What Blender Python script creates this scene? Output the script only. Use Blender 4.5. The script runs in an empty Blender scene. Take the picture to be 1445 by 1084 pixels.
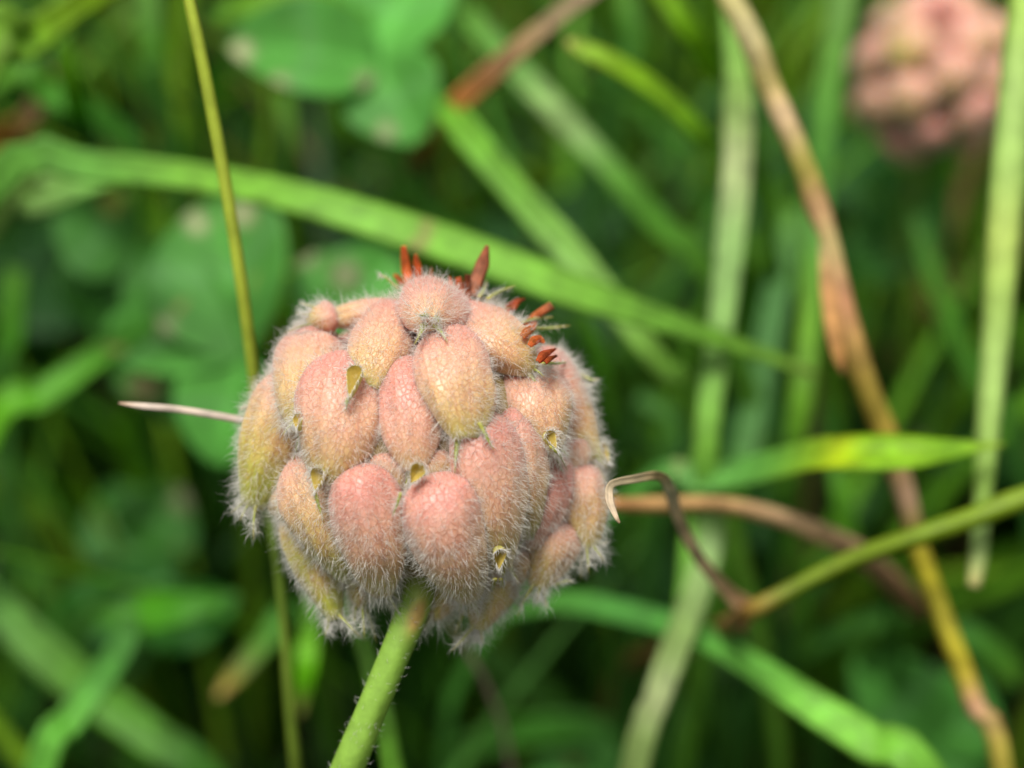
import bpy, math, random
import numpy as np
from mathutils import Vector
random.seed(7); RNG = np.random.default_rng(11)
scene = bpy.context.scene
COL = scene.collection

# ------------------------------------------------------------ camera, sky, sun, exposure
S = 0.001                                   # lengths below are in millimetres
PITCH = math.radians(38.0)
CAM_H = 124.0
LENS = 57.6
TANX = 18.0 / LENS
FOCUS = 58.3
cam_d = bpy.data.cameras.new('camera'); cam = bpy.data.objects.new('camera', cam_d); COL.objects.link(cam)
cam_d.lens = LENS; cam_d.sensor_width = 36.0
cam_d.clip_start = 0.002; cam_d.clip_end = 500.0
cam.location = (0, 0, CAM_H * S); cam.rotation_euler = (math.pi / 2 - PITCH, 0, 0)
cam_d.dof.use_dof = True; cam_d.dof.focus_distance = FOCUS * S
cam_d.dof.aperture_fstop = 25.0
scene.camera = cam

sun_dir = Vector((-0.16, -0.20, 1.0)).normalized()     # high, a little behind the camera and to its left
world = bpy.data.worlds.new('World'); scene.world = world; world.use_nodes = True
wn, wl = world.node_tree.nodes, world.node_tree.links
wn.clear()
sky = wn.new('ShaderNodeTexSky'); sky.sky_type = 'NISHITA'; sky.sun_disc = False
sky.sun_elevation = math.asin(sun_dir.z); sky.sun_rotation = math.atan2(sun_dir.x, sun_dir.y)
sky.air_density = 1.0; sky.dust_density = 4.0
hs = wn.new('ShaderNodeHueSaturation'); hs.inputs['Saturation'].default_value = 0.09
bg = wn.new('ShaderNodeBackground'); bg.inputs['Strength'].default_value = 0.09
wo = wn.new('ShaderNodeOutputWorld')
wl.new(sky.outputs[0], hs.inputs['Color']); wl.new(hs.outputs[0], bg.inputs[0]); wl.new(bg.outputs[0], wo.inputs[0])
sun_d = bpy.data.lights.new('sun', 'SUN'); sun_d.energy = 3.1; sun_d.angle = math.radians(18); sun_d.color = (1.0, 0.97, 0.92)
sun = bpy.data.objects.new('sun', sun_d); COL.objects.link(sun)
sun.rotation_euler = sun_dir.to_track_quat('Z', 'Y').to_euler()
scene.view_settings.view_transform = 'Standard'; scene.view_settings.look = 'None'
scene.view_settings.exposure = 0.45; scene.view_settings.gamma = 1.0
scene.view_settings.use_curve_mapping = False
scene.cycles.max_bounces = 8; scene.cycles.transmission_bounces = 6; scene.cycles.diffuse_bounces = 5

# ------------------------------------------------------------ helpers
FWD = np.array([0, math.cos(PITCH), -math.sin(PITCH)]); RIGHT = np.array([1.0, 0, 0])
UPV = np.array([0, math.sin(PITCH), math.cos(PITCH)]); CAMP = np.array([0, 0, CAM_H])
def P(px, py, depth):
    """place in the world (mm) of the photograph's point at this distance along the view"""
    k = TANX / 722.5 * depth
    return CAMP + FWD * depth + RIGHT * (px - 722.5) * k - UPV * (py - 542) * k
def mmpx(depth): return TANX / 722.5 * depth
def unit(v):
    v = np.asarray(v, float); n = np.linalg.norm(v, axis=-1, keepdims=True); return v / np.maximum(n, 1e-9)

def make_mesh(name, verts, faces, cols=None, uvs=None, smooth=True):
    me = bpy.data.meshes.new(name)
    verts = np.asarray(verts, float) * S
    me.from_pydata([tuple(v) for v in verts], [], faces if isinstance(faces, list) else faces.tolist())
    if cols is not None:
        a = me.color_attributes.new('Col', 'FLOAT_COLOR', 'POINT')
        c = np.ones((len(verts), 4), np.float32); c[:, :3] = cols; a.data.foreach_set('color', c.ravel())
    if uvs is not None:
        uv = me.uv_layers.new(name='UVMap')
        li = np.empty(len(me.loops), np.int32); me.loops.foreach_get('vertex_index', li)
        uv.data.foreach_set('uv', np.asarray(uvs, np.float32)[li].ravel())
    if smooth: me.polygons.foreach_set('use_smooth', np.ones(len(me.polygons), bool))
    me.update(); return me
def link(name, me, mat, parent=None):
    o = bpy.data.objects.new(name, me); COL.objects.link(o)
    if mat: me.materials.append(mat) if len(me.materials) == 0 else None
    if parent: o.parent = parent
    return o
def tag(o, label=None, cat=None, group=None, kind=None):
    if label: o['label'] = label
    if cat: o['category'] = cat
    if group: o['group'] = group
    if kind: o['kind'] = kind
    return o
class Mesh:
    def __init__(s): s.v = []; s.f = []; s.c = []; s.uv = []; s.n = 0
    def add(s, v, f, c, uv=None):
        v = np.asarray(v, float).reshape(-1, 3); s.v.append(v)
        c = np.asarray(c, float); c = np.tile(c, (len(v), 1)) if c.ndim == 1 else c
        s.c.append(c); s.uv.append(np.zeros((len(v), 2)) if uv is None else np.asarray(uv))
        s.f += [tuple(int(i) + s.n for i in q) for q in f]; s.n += len(v)
    def build(s, name, mat, parent=None, origin=None):
        v = np.concatenate(s.v)
        if origin is not None: v = v - origin
        return link(name, make_mesh(name, v, s.f, np.concatenate(s.c), np.concatenate(s.uv)), mat, parent)

def catmull(pts, n):
    pts = np.asarray(pts, float)
    q = np.vstack([2 * pts[0] - pts[1], pts, 2 * pts[-1] - pts[-2]])
    out = []
    m = len(pts) - 1
    for x in np.linspace(0, m, n):
        i = min(int(x), m - 1); t = x - i
        a, b, c, d = q[i], q[i + 1], q[i + 2], q[i + 3]
        out.append(.5 * (2 * b + (c - a) * t + (2 * a - 5 * b + 4 * c - d) * t * t + (3 * b - a - 3 * c + d) * t ** 3))
    return np.array(out)
def grid_faces(nr, nc, wrap=True):
    f = []
    for i in range(nr - 1):
        for j in range(nc if wrap else nc - 1):
            k = (j + 1) % nc
            f.append((i * nc + j, i * nc + k, (i + 1) * nc + k, (i + 1) * nc + j))
    return f
def tangents(p):
    return unit(np.gradient(p, axis=0))
def tube(mb, pts, rad, col, sides=8, n=16, ribs=0, flat=1.0, ref=(0, 0, 1)):
    p = catmull(pts, n); T = tangents(p)
    rad = np.interp(np.linspace(0, 1, n), np.linspace(0, 1, len(rad)), rad)
    B = unit(np.cross(T, np.asarray(ref, float) + 1e-4)); N = np.cross(B, T)
    a = np.linspace(0, 2 * np.pi, sides, endpoint=False)
    rr = 1 + (0.07 * np.cos(a * ribs) if ribs else 0 * a)
    v = p[:, None] + (B[:, None] * (np.cos(a) * rr)[None, :, None] + N[:, None] * (np.sin(a) * rr * flat)[None, :, None]) * rad[:, None, None]
    col = np.asarray(col, float)
    if col.ndim == 2:
        cc = np.stack([np.interp(np.linspace(0, 1, n), np.linspace(0, 1, len(col)), col[:, k]) for k in range(3)], 1)
        cc = np.repeat(cc, sides, axis=0)
    else: cc = col
    uv = np.stack([np.tile(a / 6.2832, n), np.repeat(np.linspace(0, 1, n), sides)], 1)
    f = grid_faces(n, sides) + [tuple(range(sides))[::-1], tuple((n - 1) * sides + j for j in range(sides))]
    mb.add(v.reshape(-1, 3), f, cc, uv)

# ------------------------------------------------------------ materials
def newmat(name):
    m = bpy.data.materials.new(name); m.use_nodes = True
    m.node_tree.nodes.clear(); return m, m.node_tree.nodes, m.node_tree.links
def rgb(*c): return (*c, 1.0)
def mixc(n, l, fac, a, b, mode='MIX'):
    x = n.new('ShaderNodeMix'); x.data_type = 'RGBA'; x.blend_type = mode
    for s_, v in ((x.inputs[0], fac), (x.inputs[6], a), (x.inputs[7], b)):
        if isinstance(v, bpy.types.NodeSocket): l.new(v, s_)
        else: s_.default_value = v
    return x.outputs[2]
def noise(n, l, vec, scale, detail=3, rough=.55):
    t = n.new('ShaderNodeTexNoise'); t.inputs['Scale'].default_value = scale; t.inputs['Detail'].default_value = detail
    t.inputs['Roughness'].default_value = rough
    l.new(vec, t.inputs['Vector']); return t.outputs[0]
def ramp(n, l, fac, stops):
    r = n.new('ShaderNodeValToRGB'); e = r.color_ramp.elements
    while len(e) < len(stops): e.new(.5)
    for el, (p_, c) in zip(e, stops): el.position = p_; el.color = c if len(c) == 4 else rgb(*c)
    l.new(fac, r.inputs[0]); return r.outputs[0]
def mapping(n, l, vec, sc):
    m = n.new('ShaderNodeMapping'); m.inputs['Scale'].default_value = sc; l.new(vec, m.inputs[0]); return m.outputs[0]
def bump(n, l, h, strength, dist):
    b = n.new('ShaderNodeBump'); b.inputs['Strength'].default_value = strength; b.inputs['Distance'].default_value = dist
    l.new(h, b.inputs['Height']); return b.outputs[0]
def leafy(name, transl, rough, spec, stripes=True, nscale=900, vary=.35, tgain=(1.15, 1.25, .55)):
    m, n, l = newmat(name)
    tc = n.new('ShaderNodeTexCoord'); at = n.new('ShaderNodeAttribute'); at.attribute_name = 'Col'
    nz = noise(n, l, tc.outputs['Object'], nscale, 4)
    v = ramp(n, l, nz, [(.3, (1 - vary,) * 3), (.7, (1 + vary * .4,) * 3)])
    c = mixc(n, l, 1.0, at.outputs['Color'], v, 'MULTIPLY')
    sp_ = ramp(n, l, noise(n, l, tc.outputs['Object'], 260, 2), [(.70, (0, 0, 0)), (.76, (.7, .7, .7))])
    c = mixc(n, l, sp_, c, rgb(.36, .27, .10)); h = nz
    if stripes:
        w = noise(n, l, mapping(n, l, tc.outputs['UV'], (26, 1.2, 1)), 1.0, 2)
        v2 = ramp(n, l, w, [(.35, (.8,) * 3), (.65, (1.1,) * 3)])
        c = mixc(n, l, 1.0, c, v2, 'MULTIPLY'); h = w
    pb = n.new('ShaderNodeBsdfPrincipled'); l.new(c, pb.inputs['Base Color'])
    pb.inputs['Roughness'].default_value = rough; pb.inputs['Specular IOR Level'].default_value = spec
    l.new(bump(n, l, h, .35, .0001), pb.inputs['Normal'])
    tr = n.new('ShaderNodeBsdfTranslucent'); l.new(mixc(n, l, 1.0, c, rgb(*tgain), 'MULTIPLY'), tr.inputs['Color'])
    mx = n.new('ShaderNodeMixShader'); mx.inputs[0].default_value = transl
    l.new(pb.outputs[0], mx.inputs[1]); l.new(tr.outputs[0], mx.inputs[2])
    o = n.new('ShaderNodeOutputMaterial'); l.new(mx.outputs[0], o.inputs[0]); return m
M_LEAF = leafy('grass_leaf', .42, .5, .28)
M_CLOVER = leafy('clover_leaf', .34, .6, .25, stripes=False, nscale=500, vary=.25)
M_DRY = leafy('dry_grass', .15, .6, .3, vary=.45, tgain=(1.1, .9, .6))
M_STALK = leafy('green_stalk', .2, .5, .3, vary=.25)
M_STEM = leafy('clover_stem', .12, .5, .35, stripes=False, nscale=1800, vary=.22)
M_PETAL = leafy('dried_petal', .45, .6, .2, nscale=3000, vary=.5, tgain=(1.5, .8, .4))
M_TOOTH = leafy('calyx_tooth', .3, .5, .3, stripes=False, nscale=4000, vary=.2)

def hair_material(name, col, tw):
    m, n, l = newmat(name)
    pb = n.new('ShaderNodeBsdfPrincipled'); pb.inputs['Base Color'].default_value = rgb(*col)
    pb.inputs['Roughness'].default_value = .4; pb.inputs['Specular IOR Level'].default_value = .5
    tr = n.new('ShaderNodeBsdfTranslucent'); tr.inputs[0].default_value = rgb(*col)
    mx = n.new('ShaderNodeMixShader'); mx.inputs[0].default_value = tw
    l.new(pb.outputs[0], mx.inputs[1]); l.new(tr.outputs[0], mx.inputs[2])
    o = n.new('ShaderNodeOutputMaterial'); l.new(mx.outputs[0], o.inputs[0]); return m
M_HAIR = hair_material('white_hair', (.97, .95, .90), .6)

def calyx_material():
    m, n, l = newmat('calyx_skin')
    tc = n.new('ShaderNodeTexCoord'); uv = tc.outputs['UV']; ob = tc.outputs['Object']
    oi = n.new('ShaderNodeObjectInfo'); sep = n.new('ShaderNodeSeparateColor'); l.new(oi.outputs['Color'], sep.inputs[0])
    su = n.new('ShaderNodeSeparateXYZ'); l.new(uv, su.inputs[0])
    nz = noise(n, l, ob, 700, 3)
    def math_(op, a, b):
        x = n.new('ShaderNodeMath'); x.operation = op; x.use_clamp = False
        for i, v in enumerate((a, b)):
            if isinstance(v, bpy.types.NodeSocket): l.new(v, x.inputs[i])
            else: x.inputs[i].default_value = v
        return x.outputs[0]
    # position from the broad end to the mouth, blurred by noise
    t = math_('ADD', su.outputs[1], math_('MULTIPLY', math_('SUBTRACT', nz, .5), .5))
    tt = math_('SUBTRACT', t, math_('MULTIPLY', math_('SUBTRACT', sep.outputs[0], .5), .5))     # R: pinkness
    tt = math_('ADD', tt, math_('MULTIPLY', math_('SUBTRACT', sep.outputs[1], .5), .6))         # G: greenness
    c = ramp(n, l, tt, [(.0, (.62, .29, .235)), (.20, (.63, .35, .26)), (.40, (.63, .40, .25)), (.60, (.57, .41, .175)), (.78, (.50, .42, .11)), (1.0, (.37, .39, .06))])
    # net of fine veins
    vo = n.new('ShaderNodeTexVoronoi'); vo.feature = 'DISTANCE_TO_EDGE'; vo.inputs['Scale'].default_value = 1.0
    wob = n.new('ShaderNodeVectorMath'); wob.operation = 'ADD'
    ns = n.new('ShaderNodeTexNoise'); ns.inputs['Scale'].default_value = 900; l.new(ob, ns.inputs['Vector'])
    l.new(mapping(n, l, uv, (46, 24, 1)), wob.inputs[0]); l.new(ns.outputs['Color'], wob.inputs[1]); l.new(wob.outputs[0], vo.inputs['Vector'])
    net = ramp(n, l, vo.outputs['Distance'], [(.0, (0, 0, 0)), (.16, (1, 1, 1))])
    netc = ramp(n, l, vo.outputs['Distance'], [(.0, (.74, .58, .50)), (.2, (1.06, 1.05, 1.05))])
    c = mixc(n, l, ramp(n, l, noise(n, l, ob, 520, 2), [(.36, (.12,) * 3), (.62, (.65,) * 3)]), c, netc, 'MULTIPLY')
    # longitudinal veins
    wv = n.new('ShaderNodeMath'); wv.operation = 'SINE'; l.new(math_('MULTIPLY', su.outputs[0], 2 * math.pi * 12), wv.inputs[0])
    vein = ramp(n, l, math_('ADD', math_('MULTIPLY', wv.outputs[0], .5), math_('MULTIPLY', nz, .4)), [(.55, (1, 1, 1)), (.72, (.86, .72, .66))])
    c = mixc(n, l, .6, c, vein, 'MULTIPLY')
    fine = noise(n, l, ob, 4000, 3)
    c = mixc(n, l, 1.0, c, ramp(n, l, fine, [(.3, (.86, .84, .80)), (.7, (1.08, 1.06, 1.04))]), 'MULTIPLY')
    blush = noise(n, l, ob, 420, 2)
    c = mixc(n, l, ramp(n, l, blush, [(.5, (0, 0, 0)), (.75, (.45,) * 3)]), c, rgb(.64, .27, .23))
    pb = n.new('ShaderNodeBsdfPrincipled'); l.new(c, pb.inputs['Base Color'])
    pb.inputs['Roughness'].default_value = .42; pb.inputs['Specular IOR Level'].default_value = .45; pb.inputs['Sheen Weight'].default_value = .25; pb.inputs['Sheen Roughness'].default_value = .4
    pb.inputs['Subsurface Weight'].default_value = .7
    pb.inputs['Subsurface Radius'].default_value = (1.0, .5, .3); pb.inputs['Subsurface Scale'].default_value = .0009
    wr = noise(n, l, mapping(n, l, uv, (16, 4, 1)), 1.0, 3)
    hsum = math_('ADD', math_('MULTIPLY', wr, 2.6), math_('ADD', math_('MULTIPLY', net, .8), math_('MULTIPLY', fine, .9)))
    l.new(bump(n, l, hsum, .5, .00004), pb.inputs['Normal'])
    o = n.new('ShaderNodeOutputMaterial'); l.new(pb.outputs[0], o.inputs[0]); return m
M_CALYX = calyx_material()

def soil_material():
    m, n, l = newmat('damp_soil')
    tc = n.new('ShaderNodeTexCoord'); ob = tc.outputs['Object']
    a = noise(n, l, ob, 60, 8); c = ramp(n, l, a, [(.3, (.012, .009, .006)), (.55, (.035, .026, .015)), (.7, (.03, .045, .012))])
    pb = n.new('ShaderNodeBsdfPrincipled'); l.new(c, pb.inputs['Base Color']); pb.inputs['Roughness'].default_value = .9
    l.new(bump(n, l, noise(n, l, ob, 400, 8), .8, .003), pb.inputs['Normal'])
    o = n.new('ShaderNodeOutputMaterial'); l.new(pb.outputs[0], o.inputs[0]); return m
M_SOIL = soil_material()

# ------------------------------------------------------------ ground
g = 120; R_ = 100000.0
xs = np.concatenate([[-R_, -5000], np.linspace(-600, 600, g), [5000, R_]]); ys = np.concatenate([[-R_, -5000], np.linspace(-300, 900, g), [5000, R_]])
X, Y = np.meshgrid(xs, ys)
Z = np.where((abs(X) < 590) & (Y > -290) & (Y < 890), 2.5 * np.sin(X * .045 + 1.3 * np.sin(Y * .03)) * np.cos(Y * .05) + RNG.normal(0, .7, X.shape), 0.0)
gm = make_mesh('ground', np.stack([X, Y, Z], -1).reshape(-1, 3), grid_faces(len(ys), len(xs), False))
tag(link('ground', gm, M_SOIL), 'dark damp soil under the grass', kind='structure')

# ------------------------------------------------------------ grass mass and low leaves nobody could count
G1 = np.array([.026, .095, .006]); G2 = np.array([.05, .15, .006]); G3 = np.array([.020, .075, .010]); G4 = np.array([.065, .13, .006])  # fill greens set extra dark: shade of the deep gaps is in the colour
def in_near_view(p, lim):
    d = p - CAMP; z = d @ FWD; x = d @ RIGHT; y = d @ UPV
    near = (z > -5) & (z < lim) & (abs(x) < TANX * np.maximum(z, 8) * 1.2 + 3) & (abs(y) < TANX * .75 * np.maximum(z, 8) * 1.2 + 3)
    return near.any() or (np.linalg.norm(d, axis=-1) < 25).any()
def undergrowth(name, count, xr, yr, hr, wr, lim, cols, label):
    mb_v = []; mb_c = []; mb_uv = []; F = []; n0 = 0; seg = 8
    for _ in range(count * 3):
        if n0 >= count * (seg + 1) * 3: break
        b = np.array([RNG.uniform(*xr), RNG.uniform(*yr), -1.0]); h = RNG.uniform(*hr); az = RNG.uniform(0, 6.283)
        lean = RNG.uniform(.1, .75) * h; t = np.linspace(0, 1, seg + 1)
        dirv = np.array([math.cos(az), math.sin(az), 0])
        p = b + dirv * (lean * t ** 2.1)[:, None] + np.array([0, 0, 1.0]) * (h * (t - .25 * t ** 3 * (lean / h)))[:, None]
        p += np.cross(dirv, [0, 0, 1]) * (RNG.normal(0, .05) * h * t ** 2)[:, None]
        if in_near_view(p, lim): continue
        w = RNG.uniform(*wr) * np.minimum(1, (1.02 - t) * 2.2) * (.5 + .5 * np.minimum(1, t * 4))
        T = tangents(p); ph = RNG.uniform(-1.2, 1.2)
        s_ = unit(np.cross(T, dirv)); nn = np.cross(s_, T)
        side = s_ * math.cos(ph) + nn * math.sin(ph); nrm = np.cross(side, T)
        v = np.stack([p - side * w[:, None] / 2, p + nrm * (w * .16)[:, None], p + side * w[:, None] / 2], 1).reshape(-1, 3)
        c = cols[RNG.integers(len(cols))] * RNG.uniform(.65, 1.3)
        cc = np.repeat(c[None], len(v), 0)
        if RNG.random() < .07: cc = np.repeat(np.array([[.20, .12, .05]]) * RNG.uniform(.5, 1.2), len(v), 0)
        mb_v.append(v); mb_c.append(cc); mb_uv.append(np.stack([np.tile([0, .5, 1], seg + 1), np.repeat(t, 3)], 1))
        F += [(n0 + i * 3 + j, n0 + i * 3 + j + 1, n0 + i * 3 + j + 4, n0 + i * 3 + j + 3) for i in range(seg) for j in range(2)]
        n0 += len(v)
    me = make_mesh(name, np.concatenate(mb_v), F, np.concatenate(mb_c), np.concatenate(mb_uv))
    tag(link(name, me, M_LEAF), label, 'grass', kind='stuff')
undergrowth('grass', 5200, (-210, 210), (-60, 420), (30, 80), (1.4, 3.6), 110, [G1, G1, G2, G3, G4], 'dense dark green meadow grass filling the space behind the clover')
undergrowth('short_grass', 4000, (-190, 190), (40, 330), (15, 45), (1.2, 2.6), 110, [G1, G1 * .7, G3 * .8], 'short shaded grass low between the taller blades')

undergrowth('long_grass', 860, (-120, 120), (55, 230), (55, 104), (.8, 1.9), 89, [A0 * A1 for A0 in (np.array([.13, .34, .02]), np.array([.20, .38, .02]), np.array([.08, .26, .03])) for A1 in (.7, 1.0, 1.25)], 'thin brighter green grass blades crossing between the larger ones')
def leaflet_arrays(length, width, nu=9, nv=10, cup=.12, notch=.06):
    """obovate leaflet in its own plane: x across, y along, z up; closed, with real thickness"""
    t = np.linspace(0, 1, nv); half = width / 2 * np.sin(np.pi * np.clip(t, .0, 1) ** .85) ** .62
    half[0] = width * .03; half[-1] = width * .05
    u = np.linspace(-1, 1, nu)
    x = half[:, None] * u[None]; y = length * (t[:, None] - notch * (1 - abs(u[None])) * t[:, None] ** 6)
    z = cup * width * (abs(u[None]) ** 1.15) * (half[:, None] / (width / 2)) - .10 * length * t[:, None] ** 2
    th = .14 * (1 - .8 * u ** 2)[None] + 0 * z
    top = np.stack([x, y + 0 * x, z + th], -1).reshape(-1, 3); bot = np.stack([x, y + 0 * x, z - th], -1).reshape(-1, 3)
    f = grid_faces(nv, nu, False); m = nu * nv
    f2 = [(a + m, d + m, c + m, b + m) for a, b, c, d in f]
    edge = [i * nu for i in range(nv)] + [(nv - 1) * nu + j for j in range(1, nu)] + [i * nu + nu - 1 for i in range(nv - 2, -1, -1)] + list(range(nu - 2, 0, -1))
    f3 = [(edge[k], edge[(k + 1) % len(edge)], edge[(k + 1) % len(edge)] + m, edge[k] + m) for k in range(len(edge))]
    uv = np.stack(np.broadcast_arrays((u[None] + 1) / 2, t[:, None]), -1).reshape(-1, 2)
    return np.vstack([top, bot]), f + f2 + f3, np.vstack([uv, uv])
def undergrowth_clover(count):
    mb = Mesh(); k = 0; LV, LF, LU = leaflet_arrays(1, .8, 5, 6)
    LV = LV.copy()
    while k < count:
        h = RNG.uniform(12, 62); c = np.array([RNG.uniform(-150, 150), RNG.uniform(30, 330), h])
        if in_near_view(c[None] + RNG.normal(0, 6, (6, 3)), 108): continue
        k += 1; L = RNG.uniform(8, 14); az0 = RNG.uniform(0, 6.28); col = np.array([.013, .065, .008]) * RNG.uniform(.7, 1.5)  # leaf colour darkened to paint in the shade down in the grass
        tilt = RNG.uniform(-.35, .35, 2)
        for q in range(3):
            a = az0 + q * 2.09; R = np.array([[math.cos(a), -math.sin(a), 0], [math.sin(a), math.cos(a), 0], [0, 0, 1]])
            v = (LV * L) * [1, 1, .5] @ R.T; v[:, 2] += v[:, 0] * tilt[0] + v[:, 1] * tilt[1]
            mb.add(v + c, LF, col, LU)
        tube(mb, [c, c + [RNG.normal(0, 3), RNG.normal(0, 3), -h * .5], [c[0] + RNG.normal(0, 5), c[1] + RNG.normal(0, 5), -1]], [.35, .4, .45], col * 1.2, 4, 5)
    tag(mb.build('low_clover', M_CLOVER), 'low dark clover leaves scattered through the grass', 'clover leaves', kind='stuff')
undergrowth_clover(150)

# ------------------------------------------------------------ single blades, stalks and dry stems
def extend(pts, at_end, rooted):
    """carry a path on past the last point given: down to the soil when rooted, else a little further"""
    a, b = (pts[-1], pts[-2]) if at_end else (pts[0], pts[1])
    d = unit(a[:3] - b[:3]); new = []
    w = a[3]
    if rooted:
        h = max(a[2], 1); hor = np.array([d[0], d[1] + .15, 0]) * min(h, 40) * .35
        new.append(np.r_[a[:3] + d * h * .18 + [0, 0, -h * .22], w * .9, a[4:]])
        new.append(np.r_[a[0] + hor[0], a[1] + hor[1], h * .3, w * .8, a[4:]])
        new.append(np.r_[a[0] + hor[0] * 1.2, a[1] + hor[1] * 1.2, -2.0, w * .7, a[4:]])
    else:
        new.append(np.r_[a[:3] + d * 10 + [0, 0, -1], w * .8, a[4:]]); new.append(np.r_[a[:3] + d * 20 + [0, 0, -4], w * .3, a[4:]])
    return list(pts) + new if at_end else new[::-1] + list(pts)
def blade(name, label, cat, pts, root='end', free='start', kind='blade', mat=None, roll=None, fold=.22, group=None, seg=46):
    """pts: (px, py, distance, width px, colour)"""
    gain = A([1.20, 1.25, .88]) if mat is None else A([1.15, 1.12, 1.05])  # blue kept up to put pale sky reflection into the blade colours
    q = [np.r_[P(a, b, z), w * mmpx(z), np.minimum(np.asarray(c) * gain, .75)] for a, b, z, w, c in pts]
    if root == 'end': q = extend(q, True, True)
    if root == 'start': q = extend(q, False, True)
    if free == 'start': q = extend(q, False, False)
    if free == 'end': q = extend(q, True, False)
    q = catmull(np.array(q), seg); p = q[:, :3]; w = np.maximum(q[:, 3], .04); col = np.clip(q[:, 4:7], 0, 1)
    T = tangents(p); view = unit(p - CAMP)
    side = unit(np.cross(T, view)); nrm = -np.cross(T, side); nrm = np.where((nrm * view).sum(1, keepdims=True) > 0, -nrm, nrm)
    if roll is None: roll = random.uniform(-.45, .45)
    w = w * (.88 if kind == 'blade' else .80)
    rl = roll + .25 * np.sin(np.linspace(0, 5, seg) + random.uniform(0, 6))
    c_, s_ = np.cos(rl)[:, None], np.sin(rl)[:, None]
    side, nrm = side * c_ + nrm * s_, nrm * c_ - side * s_
    mb = Mesh()
    if kind == 'blade':
        w = w / np.maximum(np.cos(rl), .85)
        u = np.array([-1, -.66, -.33, 0, .33, .66, 1, .66, .33, 0, -.33, -.66]); up = np.array([0] + [1] * 5 + [0] + [-1] * 5)
        th = np.maximum(.05, .03 * w)
        off = abs(u) ** 1.2 * fold
        v = p[:, None] + side[:, None] * (u[None, :, None] * w[:, None, None] / 2) + nrm[:, None] * ((off[None] * w[:, None] / 2)[..., None] + (up * (1 - .6 * abs(u)))[None, :, None] * th[:, None, None])
        n = len(u); uv = np.stack(np.broadcast_arrays((u + 1)[None] / 2, np.linspace(0, 1, seg)[:, None] * 3), -1).reshape(-1, 2)
        cc = col[:, None] * (1 + .22 * (abs(u) < .2) - .06 * (abs(u) > .9))[None, :, None]
    else:
        n = 12; a = np.linspace(0, 2 * np.pi, n, endpoint=False); rr = 1 + .06 * np.cos(a * 4)
        v = p[:, None] + (side[:, None] * (np.cos(a) * rr)[None, :, None] + nrm[:, None] * (np.sin(a) * rr)[None, :, None]) * w[:, None, None] / 2
        uv = np.stack(np.broadcast_arrays((a / 6.283)[None], np.linspace(0, 1, seg)[:, None] * 3), -1).reshape(-1, 2)
        cc = np.repeat(col[:, None], n, 1)
    f = grid_faces(seg, n) + [tuple(range(n))[::-1], tuple((seg - 1) * n + j for j in range(n))]
    base = p[np.argmin(p[:, 2])]
    mb.add(v.reshape(-1, 3), f, cc.reshape(-1, 3), uv)
    o = mb.build(name, mat or (M_LEAF if kind == 'blade' else M_STALK), None, base)
    o.location = base * S
    return tag(o, label, cat, group, 'thing')

A = np.array
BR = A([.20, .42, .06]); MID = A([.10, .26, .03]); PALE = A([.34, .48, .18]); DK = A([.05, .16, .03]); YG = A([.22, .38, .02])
WHT = A([.50, .55, .36]); STRAW = A([.46, .38, .16]); ORG = A([.45, .22, .08]); TAN = A([.50, .33, .18]); OLV = A([.15, .19, .015]); BRN = A([.22, .10, .04])
GB = 'broad green grass blades around the clover'; GS = 'green stalks standing in the grass'; GD = 'dry stems and blades in the grass'
# near the plane of the flower
blade('grass_stalk', 'thin straight yellow-green stalk rising past the left side of the near clover head', 'grass stalk',
      [(265, -10, 63, 20, A([.32, .38, .05])), (290, 110, 63.5, 21, A([.33, .39, .05])), (320, 270, 64.5, 21, A([.32, .38, .05])), (345, 430, 65.5, 21, A([.29, .34, .04])),
       (364, 580, 67, 20, A([.22, .28, .04])), (385, 750, 69, 18, A([.16, .24, .05])), (398, 850, 71, 17, A([.16, .24, .04])), (418, 1090, 74, 20, A([.14, .20, .03]))], kind='stalk', group=GS, roll=0)
blade('dry_stick', 'pale pinkish dry stick pointing left from behind the near clover head', 'dry stem',
      [(168, 569, 63, 3, A([.60, .40, .28])), (200, 573, 63, 11, A([.66, .55, .48])), (260, 579, 63, 13, A([.62, .52, .44])), (345, 594, 63.5, 14, A([.60, .5, .44])), (420, 612, 66, 14, A([.5, .4, .3]))],
      kind='stalk', mat=M_DRY, free=None, group=GD)
blade('dry_tendril', 'thin curled light brown strip bending over beside the right edge of the near clover head', 'dry stem',
      [(874, 738, 58, 4, TAN), (867, 726, 58, 9, A([.62, .50, .36])), (859, 704, 59, 13, A([.62, .50, .36])), (863, 683, 60, 12, A([.56, .46, .30])), (895, 675, 61, 14, A([.58, .48, .30])), (930, 671, 63, 15, A([.56, .42, .22])),
       (945, 688, 66, 20, A([.72, .62, .48])), (957, 728, 69, 19, A([.66, .52, .33])), (985, 785, 72, 20, A([.68, .50, .30])), (1025, 834, 75, 24, A([.52, .35, .19])), (1050, 858, 76.5, 34, A([.52, .33, .17])), (1040, 884, 78, 30, A([.34, .20, .08]))],
      kind='blade', mat=M_DRY, root=None, free=None, fold=.5, seg=70, group=GD, roll=.2)
blade('dry_stalk', 'horizontal orange-tan dry stem arching right below the curled strip', 'dry stem',
      [(855, 712, 73, 24, ORG), (930, 712, 75, 28, A([.50, .30, .12])), (1010, 712, 77, 27, A([.46, .28, .12])), (1090, 727, 79, 30, TAN), (1170, 758, 81, 36, TAN), (1225, 790, 84, 38, A([.42, .26, .14])), (1285, 850, 92, 40, A([.22, .11, .05])), (1320, 900, 112, 34, A([.07, .035, .015]))],  # last colours darkened: the background shade is painted into the far end
      kind='stalk', mat=M_DRY, group=GD, free=None)
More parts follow.
